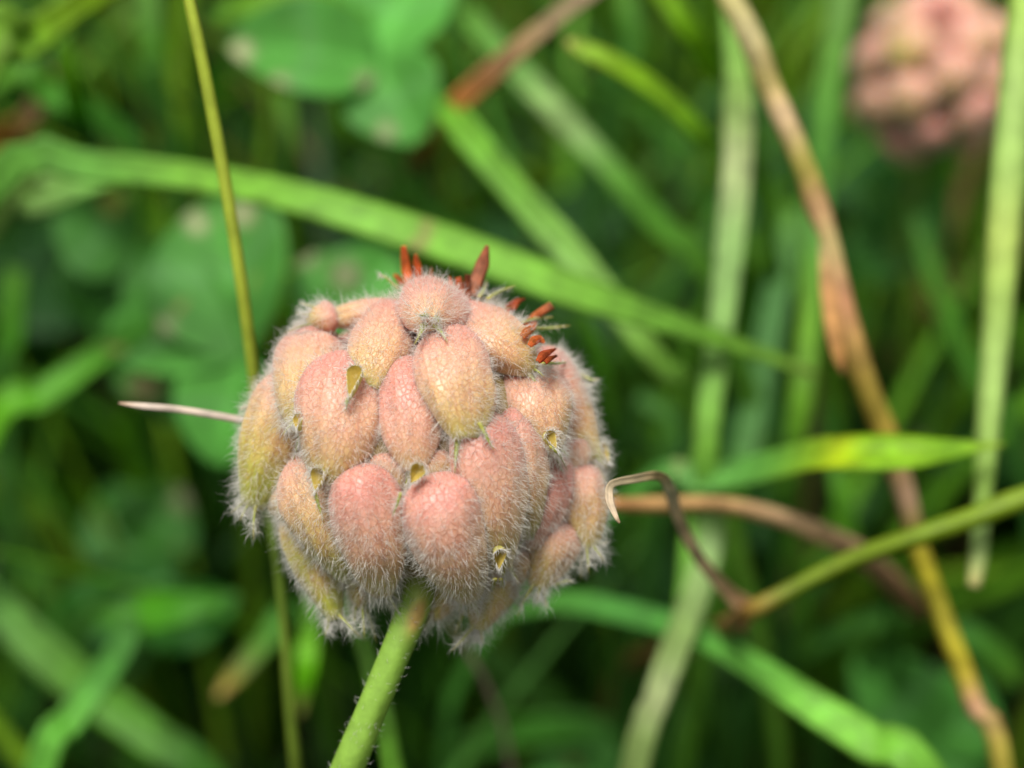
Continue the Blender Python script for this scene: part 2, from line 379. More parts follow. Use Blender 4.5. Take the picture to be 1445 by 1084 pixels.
blade('blade_of_grass', 'longest bright green blade, arching across behind the top of the near clover head', 'grass blade',
      [(-10, 258, 84, 62, A([.14, .34, .07])), (130, 238, 83, 52, A([.14, .36, .06])), (270, 250, 82, 48, BR), (400, 275, 80, 54, BR), (520, 310, 79, 60, BR * 1.05), (660, 355, 79, 62, BR * 1.08),
       (800, 408, 79, 58, BR), (920, 448, 80, 44, A([.15, .33, .05])), (1030, 484, 82, 28, A([.14, .30, .04])), (1128, 520, 84, 16, A([.20, .32, .06])), (1150, 528, 85, 3, TAN)], root='start', free=None, group=GB, roll=-.3, fold=.12)
blade('blade_of_grass', 'pale green blade rising from the left edge to meet the long arching blade', 'grass blade',
      [(-20, 312, 86, 58, PALE), (50, 282, 86, 62, A([.28, .46, .16])), (120, 258, 86, 50, A([.2, .42, .1])), (190, 244, 86, 20, A([.16, .38, .06]))], root='start', free=None, group=GB)
blade('blade_of_grass', 'bright blade running diagonally down right from the brown dry blade to the pale upright stem', 'grass blade',
      [(622, 138, 92, 26, MID), (645, 170, 88, 52, A([.16, .38, .04])), (720, 262, 86, 50, A([.18, .40, .06])), (800, 352, 85, 56, A([.24, .44, .12])), (870, 436, 84, 46, A([.22, .40, .10])), (935, 520, 84, 38, A([.18, .36, .06])), (990, 600, 86, 34, A([.16, .34, .05]))], free=None, group=GB)
blade('blade_of_grass', 'dull green diagonal blade with a whitish patch right of the bright diagonal blade', 'grass blade',
      [(650, 15, 98, 40, MID), (720, 90, 96, 44, A([.13, .30, .07])), (785, 160, 94, 46, A([.30, .44, .20])), (812, 190, 94, 44, A([.28, .42, .20])), (860, 240, 94, 42, A([.14, .32, .07])), (930, 320, 95, 44, A([.09, .26, .03])), (1010, 420, 97, 36, MID)], group=GB)
blade('blade_of_grass', 'yellow-green blade with its tip pointing up left near the top edge', 'grass blade',
      [(800, 58, 82, 10, STRAW), (818, 68, 82, 26, A([.28, .42, .04])), (870, 92, 82, 34, A([.24, .42, .02])), (940, 140, 83, 34, A([.20, .38, .02])), (1000, 205, 85, 32, A([.14, .32, .02])), (1030, 260, 90, 28, MID)], free=None, group=GB, roll=-.3)
blade('dry_grass', 'dry brown blade with an orange end slanting up to the top edge', 'dry blade',
      [(640, 150, 88, 34, A([.42, .15, .02])), (668, 124, 88, 38, A([.38, .16, .04])), (705, 92, 88, 36, A([.28, .15, .06])), (760, 45, 89, 28, A([.32, .22, .11])), (840, -15, 90, 24, A([.28, .20, .12]))], root=None, free='end', mat=M_DRY, group=GD, roll=0)
blade('grass_stalk', 'pale whitish-green upright stem right of the near clover head, leaning to the bottom edge', 'grass stem',
      [(1036, 60, 86, 34, A([.22, .40, .10])), (1042, 150, 84, 50, PALE), (1042, 230, 83, 50, WHT), (1032, 330, 83, 50, A([.34, .50, .24])), (1020, 440, 83, 44, A([.30, .47, .20])), (1003, 560, 83, 42, A([.22, .42, .10])),
       (995, 650, 83, 40, A([.22, .44, .08])), (1005, 740, 86, 44, A([.26, .40, .18])), (985, 830, 84, 46, A([.30, .42, .2])), (950, 920, 82, 48, A([.32, .44, .18])), (925, 990, 81, 44, WHT), (893, 1090, 80, 46, A([.32, .44, .16]))], group=GS, roll=.1)
blade('grass_stalk', 'thin bright green stem close beside the pale upright stem low in the picture', 'grass stem',
      [(985, 640, 87, 26, BR), (975, 760, 86, 30, A([.16, .38, .04])), (968, 860, 85, 34, A([.15, .36, .04])), (955, 950, 85, 26, MID), (945, 1030, 87, 16, DK)], free=None, group=GS)
blade('straw_stalk', 'long straw-coloured stalk with orange and brown joints leaning from top to bottom right', 'dry stalk',
      [(1020, -20, 78, 40, A([.42, .38, .14])), (1062, 60, 77, 44, A([.48, .42, .20])), (1085, 120, 77, 40, A([.40, .33, .10])), (1108, 170, 76, 40, A([.50, .36, .20])), (1135, 235, 76, 38, A([.36, .32, .06])), (1153, 290, 76, 42, A([.50, .30, .14])),
       (1172, 345, 76, 32, A([.48, .38, .16])), (1185, 420, 76, 44, A([.48, .24, .12])), (1200, 480, 76, 46, A([.46, .28, .09])), (1225, 550, 77, 38, A([.40, .30, .05])), (1252, 620, 78, 42, A([.42, .30, .06])),
       (1278, 700, 79, 36, A([.44, .28, .18])), (1295, 770, 79, 34, A([.42, .36, .03])), (1330, 870, 79, 36, A([.38, .34, .03])), (1360, 950, 79, 36, A([.40, .33, .03])), (1378, 1000, 79, 36, A([.50, .28, .16])), (1415, 1090, 79, 36, A([.38, .34, .04]))],
      kind='stalk', mat=M_DRY, group=GD, seg=80, roll=0)
blade('dry_sheath', 'small torn orange sheath hanging on the middle of the straw-coloured stalk', 'dry sheath',
      [(1160, 345, 75.4, 10, STRAW), (1168, 400, 75.2, 26, A([.48, .26, .10])), (1176, 460, 75, 28, A([.46, .24, .08])), (1184, 505, 75, 20, A([.4, .2, .06])), (1190, 528, 75.2, 4, BRN)], root=None, free=None, mat=M_DRY, group=GD)
blade('grass_stalk', 'soft green upright stem left of the far clover head', 'grass stem',
      [(1190, -10, 98, 46, A([.20, .38, .12])), (1175, 80, 98, 44, A([.15, .34, .07])), (1160, 190, 98, 46, A([.10, .28, .05])), (1150, 330, 98, 42, A([.10, .27, .05])), (1142, 450, 94, 34, A([.16, .34, .04])), (1130, 560, 92, 38, A([.16, .35, .03])), (1112, 680, 94, 30, MID), (1095, 780, 98, 26, DK)], group=GS)
blade('blade_of_grass', 'dull upright blade between the pale upright stem and the straw stalk', 'grass blade',
      [(1120, 290, 106, 34, MID), (1100, 400, 104, 44, A([.08, .24, .06])), (1075, 520, 102, 48, A([.09, .26, .07])), (1050, 640, 100, 46, A([.12, .30, .09])), (1030, 720, 100, 34, MID)], free=None, group=GB)
blade('grass_stalk', 'thick pale green upright stem with a cut end along the right edge', 'grass stem',
      [(1448, -20, 76, 56, A([.34, .50, .12])), (1436, 100, 76, 58, PALE), (1424, 230, 76, 58, A([.36, .52, .18])), (1416, 330, 76, 56, A([.40, .50, .16])), (1410, 420, 76, 52, A([.33, .46, .14])), (1402, 520, 76, 46, PALE), (1393, 620, 76, 40, A([.30, .44, .14])),
       (1387, 700, 76, 32, A([.25, .38, .10])), (1381, 780, 76, 30, A([.34, .44, .2])), (1374, 828, 76, 22, A([.62, .52, .28]))], root=None, kind='stalk', group=GS, roll=0)
blade('blade_of_grass', 'pointed yellow-green blade lying level across the straw stalk with its tip at right', 'grass blade',
      [(900, 690, 86, 30, A([.08, .26, .05])), (990, 680, 84, 44, A([.14, .34, .10])), (1080, 662, 80, 52, A([.15, .38, .08])), (1150, 645, 76, 56, A([.28, .44, .03])), (1185, 642, 75, 58, A([.42, .52, .01])), (1225, 642, 74.5, 62, A([.26, .46, .01])), (1290, 640, 74, 54, A([.24, .44, .01])), (1350, 634, 74, 30, A([.20, .40, .01])), (1418, 627, 74, 3, A([.3, .4, .05]))],
      root='start', free=None, group=GB, roll=-.45)
blade('green_stalk', 'olive green stalk slanting up to the right edge from the brown joint', 'grass stalk',
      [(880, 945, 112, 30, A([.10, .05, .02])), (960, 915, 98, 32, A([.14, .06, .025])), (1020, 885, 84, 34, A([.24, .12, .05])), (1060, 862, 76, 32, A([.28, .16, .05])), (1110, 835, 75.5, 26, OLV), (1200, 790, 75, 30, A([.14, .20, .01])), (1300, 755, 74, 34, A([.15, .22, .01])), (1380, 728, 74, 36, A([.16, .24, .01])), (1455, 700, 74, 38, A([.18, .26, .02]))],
      root='start', free='end', kind='stalk', group=GS)
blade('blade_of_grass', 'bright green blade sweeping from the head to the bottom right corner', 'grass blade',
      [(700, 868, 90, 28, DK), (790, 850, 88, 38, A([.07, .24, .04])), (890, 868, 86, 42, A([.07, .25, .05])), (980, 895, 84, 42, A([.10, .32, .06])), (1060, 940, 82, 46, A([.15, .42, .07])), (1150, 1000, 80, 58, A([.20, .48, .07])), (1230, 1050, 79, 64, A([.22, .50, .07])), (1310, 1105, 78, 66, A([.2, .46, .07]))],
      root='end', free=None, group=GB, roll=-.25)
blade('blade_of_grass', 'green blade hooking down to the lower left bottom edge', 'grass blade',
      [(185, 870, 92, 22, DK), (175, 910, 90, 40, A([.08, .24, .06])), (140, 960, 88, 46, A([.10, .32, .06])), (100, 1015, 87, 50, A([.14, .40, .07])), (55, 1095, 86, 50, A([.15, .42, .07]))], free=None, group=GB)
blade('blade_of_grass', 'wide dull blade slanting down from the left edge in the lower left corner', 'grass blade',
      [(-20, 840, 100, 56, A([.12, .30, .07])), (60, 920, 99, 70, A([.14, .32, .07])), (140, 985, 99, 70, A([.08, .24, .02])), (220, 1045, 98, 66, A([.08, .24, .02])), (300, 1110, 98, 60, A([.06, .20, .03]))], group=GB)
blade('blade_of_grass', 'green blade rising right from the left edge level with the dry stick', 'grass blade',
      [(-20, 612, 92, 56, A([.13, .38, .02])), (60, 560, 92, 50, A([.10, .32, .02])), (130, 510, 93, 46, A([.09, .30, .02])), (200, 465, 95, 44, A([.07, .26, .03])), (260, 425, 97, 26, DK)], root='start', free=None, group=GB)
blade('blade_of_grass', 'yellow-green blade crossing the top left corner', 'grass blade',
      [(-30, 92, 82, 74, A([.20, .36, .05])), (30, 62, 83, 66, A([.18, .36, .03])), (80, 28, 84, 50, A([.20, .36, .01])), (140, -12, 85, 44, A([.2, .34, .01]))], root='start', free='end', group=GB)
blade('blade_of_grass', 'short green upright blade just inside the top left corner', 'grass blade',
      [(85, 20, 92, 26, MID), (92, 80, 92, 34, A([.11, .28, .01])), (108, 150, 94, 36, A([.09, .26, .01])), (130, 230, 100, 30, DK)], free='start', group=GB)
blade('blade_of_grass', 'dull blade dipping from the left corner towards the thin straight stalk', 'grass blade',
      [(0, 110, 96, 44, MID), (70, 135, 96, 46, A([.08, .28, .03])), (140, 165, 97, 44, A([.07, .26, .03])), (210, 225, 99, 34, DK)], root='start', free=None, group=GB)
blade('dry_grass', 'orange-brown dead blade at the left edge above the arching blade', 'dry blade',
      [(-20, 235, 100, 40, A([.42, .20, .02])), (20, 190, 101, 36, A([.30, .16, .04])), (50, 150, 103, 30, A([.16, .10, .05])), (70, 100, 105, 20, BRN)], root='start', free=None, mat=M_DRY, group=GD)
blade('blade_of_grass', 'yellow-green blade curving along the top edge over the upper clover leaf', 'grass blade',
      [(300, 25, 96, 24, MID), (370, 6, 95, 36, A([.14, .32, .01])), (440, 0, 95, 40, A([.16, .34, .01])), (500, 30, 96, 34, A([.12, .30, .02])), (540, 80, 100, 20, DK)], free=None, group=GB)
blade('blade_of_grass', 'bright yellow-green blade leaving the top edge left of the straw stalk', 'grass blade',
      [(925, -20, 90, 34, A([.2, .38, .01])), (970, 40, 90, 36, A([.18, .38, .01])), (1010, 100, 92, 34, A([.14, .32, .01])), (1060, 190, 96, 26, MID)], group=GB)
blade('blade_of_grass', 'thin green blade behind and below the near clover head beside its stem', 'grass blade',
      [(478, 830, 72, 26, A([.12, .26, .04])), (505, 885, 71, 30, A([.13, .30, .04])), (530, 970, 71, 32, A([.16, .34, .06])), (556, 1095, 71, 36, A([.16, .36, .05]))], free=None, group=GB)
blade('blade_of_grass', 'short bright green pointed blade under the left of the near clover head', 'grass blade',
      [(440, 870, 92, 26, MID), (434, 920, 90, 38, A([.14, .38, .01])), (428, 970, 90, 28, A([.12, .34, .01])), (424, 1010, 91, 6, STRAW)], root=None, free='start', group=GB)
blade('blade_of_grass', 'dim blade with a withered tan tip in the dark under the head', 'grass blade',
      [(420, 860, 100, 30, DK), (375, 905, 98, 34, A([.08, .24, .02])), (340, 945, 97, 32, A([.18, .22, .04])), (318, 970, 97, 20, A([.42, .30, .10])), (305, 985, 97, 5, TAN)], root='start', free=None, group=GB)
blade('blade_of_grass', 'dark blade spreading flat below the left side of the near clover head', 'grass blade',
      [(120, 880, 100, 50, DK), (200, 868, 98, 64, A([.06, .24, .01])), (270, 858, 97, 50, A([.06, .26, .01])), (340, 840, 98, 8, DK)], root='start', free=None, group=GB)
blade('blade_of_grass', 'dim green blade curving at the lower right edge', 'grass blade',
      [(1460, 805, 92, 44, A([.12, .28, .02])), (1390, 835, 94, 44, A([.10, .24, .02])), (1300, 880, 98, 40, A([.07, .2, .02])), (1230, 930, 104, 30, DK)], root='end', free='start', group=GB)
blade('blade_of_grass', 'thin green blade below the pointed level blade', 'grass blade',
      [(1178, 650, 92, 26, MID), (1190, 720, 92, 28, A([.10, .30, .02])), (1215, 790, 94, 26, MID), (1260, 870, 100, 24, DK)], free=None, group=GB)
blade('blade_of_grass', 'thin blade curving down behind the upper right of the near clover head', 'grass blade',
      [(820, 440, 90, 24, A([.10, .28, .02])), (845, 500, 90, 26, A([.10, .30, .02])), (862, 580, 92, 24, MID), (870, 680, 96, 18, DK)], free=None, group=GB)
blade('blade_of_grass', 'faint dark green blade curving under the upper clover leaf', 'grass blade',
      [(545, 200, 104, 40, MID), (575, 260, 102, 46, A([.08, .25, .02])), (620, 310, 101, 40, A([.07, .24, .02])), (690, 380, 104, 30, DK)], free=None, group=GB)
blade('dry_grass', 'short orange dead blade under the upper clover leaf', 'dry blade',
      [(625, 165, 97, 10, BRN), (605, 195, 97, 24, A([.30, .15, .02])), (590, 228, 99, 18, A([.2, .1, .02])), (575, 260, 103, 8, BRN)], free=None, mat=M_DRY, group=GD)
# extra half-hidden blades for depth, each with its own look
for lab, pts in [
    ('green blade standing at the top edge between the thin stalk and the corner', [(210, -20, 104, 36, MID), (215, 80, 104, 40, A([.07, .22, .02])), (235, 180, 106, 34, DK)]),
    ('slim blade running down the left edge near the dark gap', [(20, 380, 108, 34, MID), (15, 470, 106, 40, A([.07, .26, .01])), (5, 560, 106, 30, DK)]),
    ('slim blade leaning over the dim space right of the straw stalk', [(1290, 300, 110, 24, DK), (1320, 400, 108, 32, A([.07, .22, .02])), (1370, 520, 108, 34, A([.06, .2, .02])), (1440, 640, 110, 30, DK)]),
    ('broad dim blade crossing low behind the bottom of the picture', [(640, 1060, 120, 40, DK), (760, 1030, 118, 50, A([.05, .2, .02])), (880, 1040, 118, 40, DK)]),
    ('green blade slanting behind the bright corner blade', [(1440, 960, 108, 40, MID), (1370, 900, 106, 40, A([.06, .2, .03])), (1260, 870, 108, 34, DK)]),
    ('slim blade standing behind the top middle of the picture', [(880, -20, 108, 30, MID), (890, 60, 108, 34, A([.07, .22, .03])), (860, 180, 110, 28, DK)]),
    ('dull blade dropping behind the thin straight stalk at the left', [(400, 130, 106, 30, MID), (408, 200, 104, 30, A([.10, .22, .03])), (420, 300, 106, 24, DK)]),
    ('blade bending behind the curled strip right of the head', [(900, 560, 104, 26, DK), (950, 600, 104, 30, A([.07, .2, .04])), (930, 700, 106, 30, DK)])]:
    blade('blade_of_grass', lab, 'grass blade', pts, free=None, group=GB)

# ------------------------------------------------------------ clover leaves in the middle distance
def clover_leaf(label, hub, leaves, petiole, col, spots=()):
    """hub (px,py,z); leaves: (tip px, tip py, tip z, width px, tilt)"""
    h = P(*hub); e = bpy.data.objects.new('clover_leaf', None); COL.objects.link(e)
    base = P(*petiole); base[2] = -1; e.location = base * S
    tag(e, label, 'clover leaf', 'clover leaves between the grass blades')
    for k, (tx, ty, tz, wp, roll) in enumerate(leaves):
        t = P(tx, ty, tz); L = np.linalg.norm(t - h); d = (t - h) / L
        V, F, U = leaflet_arrays(L, wp * mmpx(tz), 21, 44, .22)
        side = unit(np.cross(d, FWD)); n = np.cross(side, d); n = -n if n @ FWD > 0 else n
        c, s = math.cos(roll), math.sin(roll); side, n = side * c + n * s, n * c - side * s
        W = h + V[:, :1] * side + V[:, 1:2] * d + V[:, 2:] * n
        cc = np.repeat((np.asarray(col) * random.uniform(.85, 1.15))[None], len(W), 0)
        cc *= (1 + .35 * np.exp(-((U[:, :1] - .5) / .05) ** 2))
        vn = np.abs(np.sin((U[:, 1:2] * 2.2 - np.abs(U[:, :1] - .5) * 1.9) * np.pi * 4)) ** 6; cc = cc * (1 + .22 * vn)
        ch = np.exp(-((U[:, 1:2] - .45 - .25 * abs(U[:, :1] - .5)) / .07) ** 2); cc = cc * (1 - .25 * ch) + np.array([.18, .36, .16]) * .25 * ch
        for (sx_, sy_, sr, sc) in spots:
            D = W - CAMP; zz = D @ FWD; kk = TANX / 722.5 * zz
            qx = (D @ RIGHT) / kk + 722.5; qy = 542 - (D @ UPV) / kk
            m = np.clip(.85 * np.exp(-(((qx - sx_) / sr) ** 2 + ((qy - sy_) / sr) ** 2) ** 1.5), 0, 1)[:, None]
            cc = cc * (1 - m) + np.asarray(sc) * m
        link('leaflet', make_mesh('leaflet', W - base, F, cc, U), M_CLOVER, e)
    mb = Mesh(); tube(mb, [h, h * .6 + base * .4 + [0, 4, 0], base], [.35, .4, .5], np.asarray(col) * 1.3, 8, 14)
    mb.build('petiole', M_STALK, e, base)
    return e
SP = A([.55, .50, .30])
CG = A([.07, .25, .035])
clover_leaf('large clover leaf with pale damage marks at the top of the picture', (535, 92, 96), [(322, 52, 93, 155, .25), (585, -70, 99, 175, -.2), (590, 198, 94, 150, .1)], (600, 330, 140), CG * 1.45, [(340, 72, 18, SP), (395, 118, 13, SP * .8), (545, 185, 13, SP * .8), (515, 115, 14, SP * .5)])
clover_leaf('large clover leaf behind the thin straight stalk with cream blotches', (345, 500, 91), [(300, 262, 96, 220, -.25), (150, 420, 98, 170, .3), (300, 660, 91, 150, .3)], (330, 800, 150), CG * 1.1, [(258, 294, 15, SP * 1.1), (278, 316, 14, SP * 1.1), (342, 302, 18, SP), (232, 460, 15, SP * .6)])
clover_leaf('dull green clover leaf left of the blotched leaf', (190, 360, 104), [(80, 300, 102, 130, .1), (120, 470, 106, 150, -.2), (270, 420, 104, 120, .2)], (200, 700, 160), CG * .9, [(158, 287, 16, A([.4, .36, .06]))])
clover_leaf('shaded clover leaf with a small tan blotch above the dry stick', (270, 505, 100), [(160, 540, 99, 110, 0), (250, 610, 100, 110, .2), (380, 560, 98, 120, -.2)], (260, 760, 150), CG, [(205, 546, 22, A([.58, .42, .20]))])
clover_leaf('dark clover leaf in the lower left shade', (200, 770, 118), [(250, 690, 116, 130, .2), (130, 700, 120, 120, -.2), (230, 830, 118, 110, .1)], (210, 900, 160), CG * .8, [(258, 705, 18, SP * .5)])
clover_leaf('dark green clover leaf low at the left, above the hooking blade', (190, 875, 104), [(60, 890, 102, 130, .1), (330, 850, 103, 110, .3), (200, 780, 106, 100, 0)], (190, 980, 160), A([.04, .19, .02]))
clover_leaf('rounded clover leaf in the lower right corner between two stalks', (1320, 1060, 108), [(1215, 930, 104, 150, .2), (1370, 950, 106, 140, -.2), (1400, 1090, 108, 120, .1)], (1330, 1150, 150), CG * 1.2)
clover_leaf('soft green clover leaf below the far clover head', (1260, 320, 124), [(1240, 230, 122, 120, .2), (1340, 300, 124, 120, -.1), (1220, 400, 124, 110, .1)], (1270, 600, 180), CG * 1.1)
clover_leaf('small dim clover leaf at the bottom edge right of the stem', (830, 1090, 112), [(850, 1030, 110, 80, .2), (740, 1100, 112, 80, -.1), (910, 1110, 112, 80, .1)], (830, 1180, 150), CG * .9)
clover_leaf('clover leaf behind the top left of the near clover head with faint marks', (480, 440, 96), [(430, 360, 96, 110, .2), (560, 360, 96, 120, -.1), (420, 470, 96, 90, .1)], (490, 560, 150), CG * 1.1, [(487, 388, 20, SP * .8), (432, 362, 16, SP * .7)])

# ------------------------------------------------------------ clover heads
PROF_T = A([0, .012, .035, .08, .15, .25, .36, .50, .64, .76, .86, .94, 1.0])
PROF_W = A([.02, .22, .39, .60, .80, .93, 1.0, .99, .91, .78, .61, .43, .27])
class Calyx:
    """an inflated bladder along a curved axis, with a frame to put hairs and teeth on"""
    def __init__(s, centre, axis_pts, width, thick=.86):
        s.p = catmull(axis_pts, 60); s.T = tangents(s.p)
        N = s.p - centre; N = N - (N * s.T).sum(1, keepdims=True) * s.T
        bad = np.linalg.norm(N, axis=1) < .35
        s.N = unit(N)
        if bad.any(): s.N = unit(s.N + np.array([0, 0, .6]) - ((s.N + np.array([0, 0, .6])) * s.T).sum(1, keepdims=True) * s.T)
        s.B = np.cross(s.T, s.N); s.w = width / 2; s.th = thick; s.c = centre
        s.ph = RNG.uniform(0, 6.28, 6); s.cr = RNG.uniform(.2, 2.9, 3); s.cs = RNG.uniform(-1, 1, 3); s.ca = RNG.uniform(.02, .10, 3); s.cb = RNG.uniform(.25, .6, 3); s.len = np.linalg.norm(np.diff(s.p, axis=0), axis=1).sum()
    def at(s, phi, t):
        x = np.clip(t, 0, 1) * 59; I = lambda A_: np.stack([np.interp(x, np.arange(60), A_[:, k]) for k in range(3)], -1)
        f = np.interp(t, PROF_T, PROF_W) * s.w
        lump = 1 + .07 * np.sin(2 * phi + s.ph[0] + 3 * t) + .045 * np.sin(3 * phi + s.ph[1] - 5 * t) + .03 * np.sin(7 * t + s.ph[2] + phi) + .012 * np.cos(10 * phi)
        lump += .03 * np.sin(4 * phi + s.ph[3] + 6 * t) * np.sin(9 * t + s.ph[4])
        for k in range(3):                      # soft lengthwise creases
            dphi = (phi - s.cr[k] - .5 * (t - .5) * s.cs[k] + np.pi) % (2 * np.pi) - np.pi
            lump -= s.ca[k] * np.exp(-(dphi / .16) ** 2) * np.clip(np.sin(np.pi * np.clip(t * 1.3 - s.cb[k], 0, 1)), 0, 1)
        r = f * lump
        return I(s.p) + I(s.B) * (r * np.cos(phi))[..., None] + I(s.N) * (r * s.th * np.sin(phi))[..., None]
    def mesh(s, nu=28, nv=26):
        t = np.concatenate([[0, .006, .02, .045], np.linspace(.08, 1, nv - 4)]); a = np.linspace(0, 2 * np.pi, nu, endpoint=False) - np.pi / 2
        A_, T_ = np.meshgrid(a, t); v = s.at(A_.ravel(), T_.ravel())
        uv = np.stack([(A_.ravel() + np.pi / 2) / 6.2832, T_.ravel()], 1)
        tipc = s.p[-1] - s.T[-1] * .25
        v = np.vstack([v, tipc]); uv = np.vstack([uv, [.5, 1.0]])
        k = (nv - 1) * nu
        f = grid_faces(nv, nu) + [tuple(range(nu))[::-1]] + [(k + j, k + (j + 1) % nu, nu * nv) for j in range(nu)]
        return v, f, uv
    def hair_roots(s, n, back=False):
        t = RNG.random(n * 3); keep = RNG.random(n * 3) < np.interp(t, PROF_T, PROF_W) * .55 + .05 + .45 * t; t = t[keep][:n]
        phi = RNG.uniform(-.45, np.pi + .45, len(t))
        e = 1e-3; p = s.at(phi, t)
        nn = unit(np.cross(s.at(phi + e, t) - p, s.at(phi, t + e) - p)); out = p - np.stack([np.interp(t * 59, np.arange(60), s.p[:, k]) for k in range(3)], -1)
        nn = np.where((nn * out).sum(1, keepdims=True) < 0, -nn, nn)
        tt = np.stack([np.interp(t * 59, np.arange(60), s.T[:, k]) for k in range(3)], -1)
        return p, nn, tt, t
def hairs_mesh(name, roots, L, r0, parent, origin, lean=.5, spread=.38, mat=None):
    p, nn, tt = roots[:3]; n = len(p); L = L[:, None]
    d = unit(nn + tt * lean * RNG.uniform(.3, 1.5, (n, 1)) + RNG.normal(0, spread, (n, 3)))
    bend = tt * RNG.uniform(-.1, .5, (n, 1)) + RNG.normal(0, .28, (n, 3)) + np.array([0, 0, -.08])
    p0 = p - nn * .02; p1 = p + d * L * .5; p2 = p + unit(d + bend) * L
    a = unit(np.cross(d, np.array([.3, .5, .81]))); b = np.cross(d, a)
    r = r0 * RNG.uniform(.7, 1.25, (n, 1)); V = np.empty((n, 7, 3))
    for k in range(3):
        an = k * 2.0944; o = a * math.cos(an) + b * math.sin(an)
        V[:, k] = p0 + o * r; V[:, 3 + k] = p1 + o * r * .72
    V[:, 6] = p2
    base = np.arange(n)[:, None, None] * 7
    q = A([[0, 1, 4], [0, 4, 3], [1, 2, 5], [1, 5, 4], [2, 0, 3], [2, 3, 5], [3, 4, 6], [4, 5, 6], [5, 3, 6]])
    F = (base + q[None]).reshape(-1, 3)
    me = bpy.data.meshes.new(name); vv = ((V.reshape(-1, 3) - origin) * S).astype(np.float32)
    me.vertices.add(len(vv)); me.vertices.foreach_set('co', vv.ravel())
    me.loops.add(F.size); me.loops.foreach_set('vertex_index', F.ravel().astype(np.int32))
    me.polygons.add(len(F)); me.polygons.foreach_set('loop_start', np.arange(0, F.size, 3, dtype=np.int32))
    me.update(calc_edges=True); me.validate()
    o = link(name, me, mat or M_HAIR, parent); o['kind'] = 'stuff'; return o

YT = A([.50, .46, .10])
def add_teeth(cal, parent, origin, big=1.0, count=4, spread=.42, hairy=True):
    tip, T, N, B = cal.p[-1], cal.T[-1], cal.N[-1], cal.B[-1]
    roots = []
    r = cal.w * .2
    for k in range(count):
        a = -.6 + 4.3 * k / max(1, count - 1) + RNG.normal(0, .2)
        o = B * math.cos(a) + N * math.sin(a)
        L = (RNG.uniform(.9, 1.35) if k in (0, count - 1) else RNG.uniform(.45, .8)) * big
        d = unit(T + o * spread + RNG.normal(0, .12, 3)); b2 = unit(d + o * RNG.uniform(-.2, .5) + np.array([0, 0, -.15]))
        p0 = tip + o * r - T * .15; pts = [p0, p0 + d * L * .45, p0 + d * L * .45 + b2 * L * .55]
        mb = Mesh(); tube(mb, pts, [.15 * big, .085, .05, .008], np.array([YT * 1.0, YT * A([.8, 1, 1]), A([.5, .4, .12])]), 6, 8, flat=.55, ref=N)
        mb.build('tooth', M_TOOTH, parent, origin)
        q = catmull(pts, 24)[:18]; roots.append(q)
    if hairy and roots:
        q = np.concatenate(roots); q = np.repeat(q, 4, 0) + RNG.normal(0, .04, (len(q) * 4, 3))
        nn = unit(RNG.normal(0, 1, q.shape)); tt = np.repeat(T[None], len(q), 0)
        hairs_mesh('tooth_hairs', (q, nn, tt), RNG.uniform(.25, .75, len(q)) * big, .009, parent, origin, lean=.9)

def add_mouth(parent, origin, pa, pb, width, facing):
    """open teardrop-shaped mouth of a calyx: broad rim at pa, drawn out to a point at pb"""
    d = pb - pa; L = np.linalg.norm(d); d = d / L; n = unit(facing - (facing @ d) * d); s_ = np.cross(d, n)
    nt, nr = 26, 6; a = np.linspace(0, 2 * np.pi, nt, endpoint=False); mb = Mesh(); rows = []; cols = []
    ox = np.sin(a) * width / 2 * np.where(np.cos(a) < 0, 1.0, np.clip(1 - np.cos(a), 0, 1) ** .55 + .02)
    oy = np.where(np.cos(a) > 0, np.cos(a) * L * .8, np.cos(a) * width * .45)
    for j in range(nr):
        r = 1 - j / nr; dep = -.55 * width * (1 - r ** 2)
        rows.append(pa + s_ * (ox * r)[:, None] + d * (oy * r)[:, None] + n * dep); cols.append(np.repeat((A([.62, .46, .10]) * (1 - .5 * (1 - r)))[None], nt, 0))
    rim = pa + s_ * (ox * 1.12)[:, None] + d * (oy * 1.08)[:, None] - n * .02
    back = pa + s_ * (ox * 1.0)[:, None] + d * (oy * 1.0)[:, None] - n * width * .5
    lip = pa + s_ * (ox * 1.08)[:, None] + d * (oy * 1.05)[:, None] + n * .06
    V = np.concatenate([back, rim, lip] + rows); C_ = np.concatenate([np.repeat(YT[None], nt, 0), np.repeat(A([[.6, .55, .2]]), nt, 0), np.repeat(A([[.66, .6, .28]]), nt, 0)] + cols)
    f = grid_faces(nr + 3, nt); f.append(tuple((nr + 2) * nt + j for j in range(nt)))
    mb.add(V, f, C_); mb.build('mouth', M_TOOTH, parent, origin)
    q = np.repeat(lip, 3, 0); nn = unit(q - pa + n * .3); tt = np.repeat(d[None], len(q), 0)
    hairs_mesh('mouth_hairs', (q, nn, tt), RNG.uniform(.2, .45, len(q)), .011, parent, origin, lean=.4)

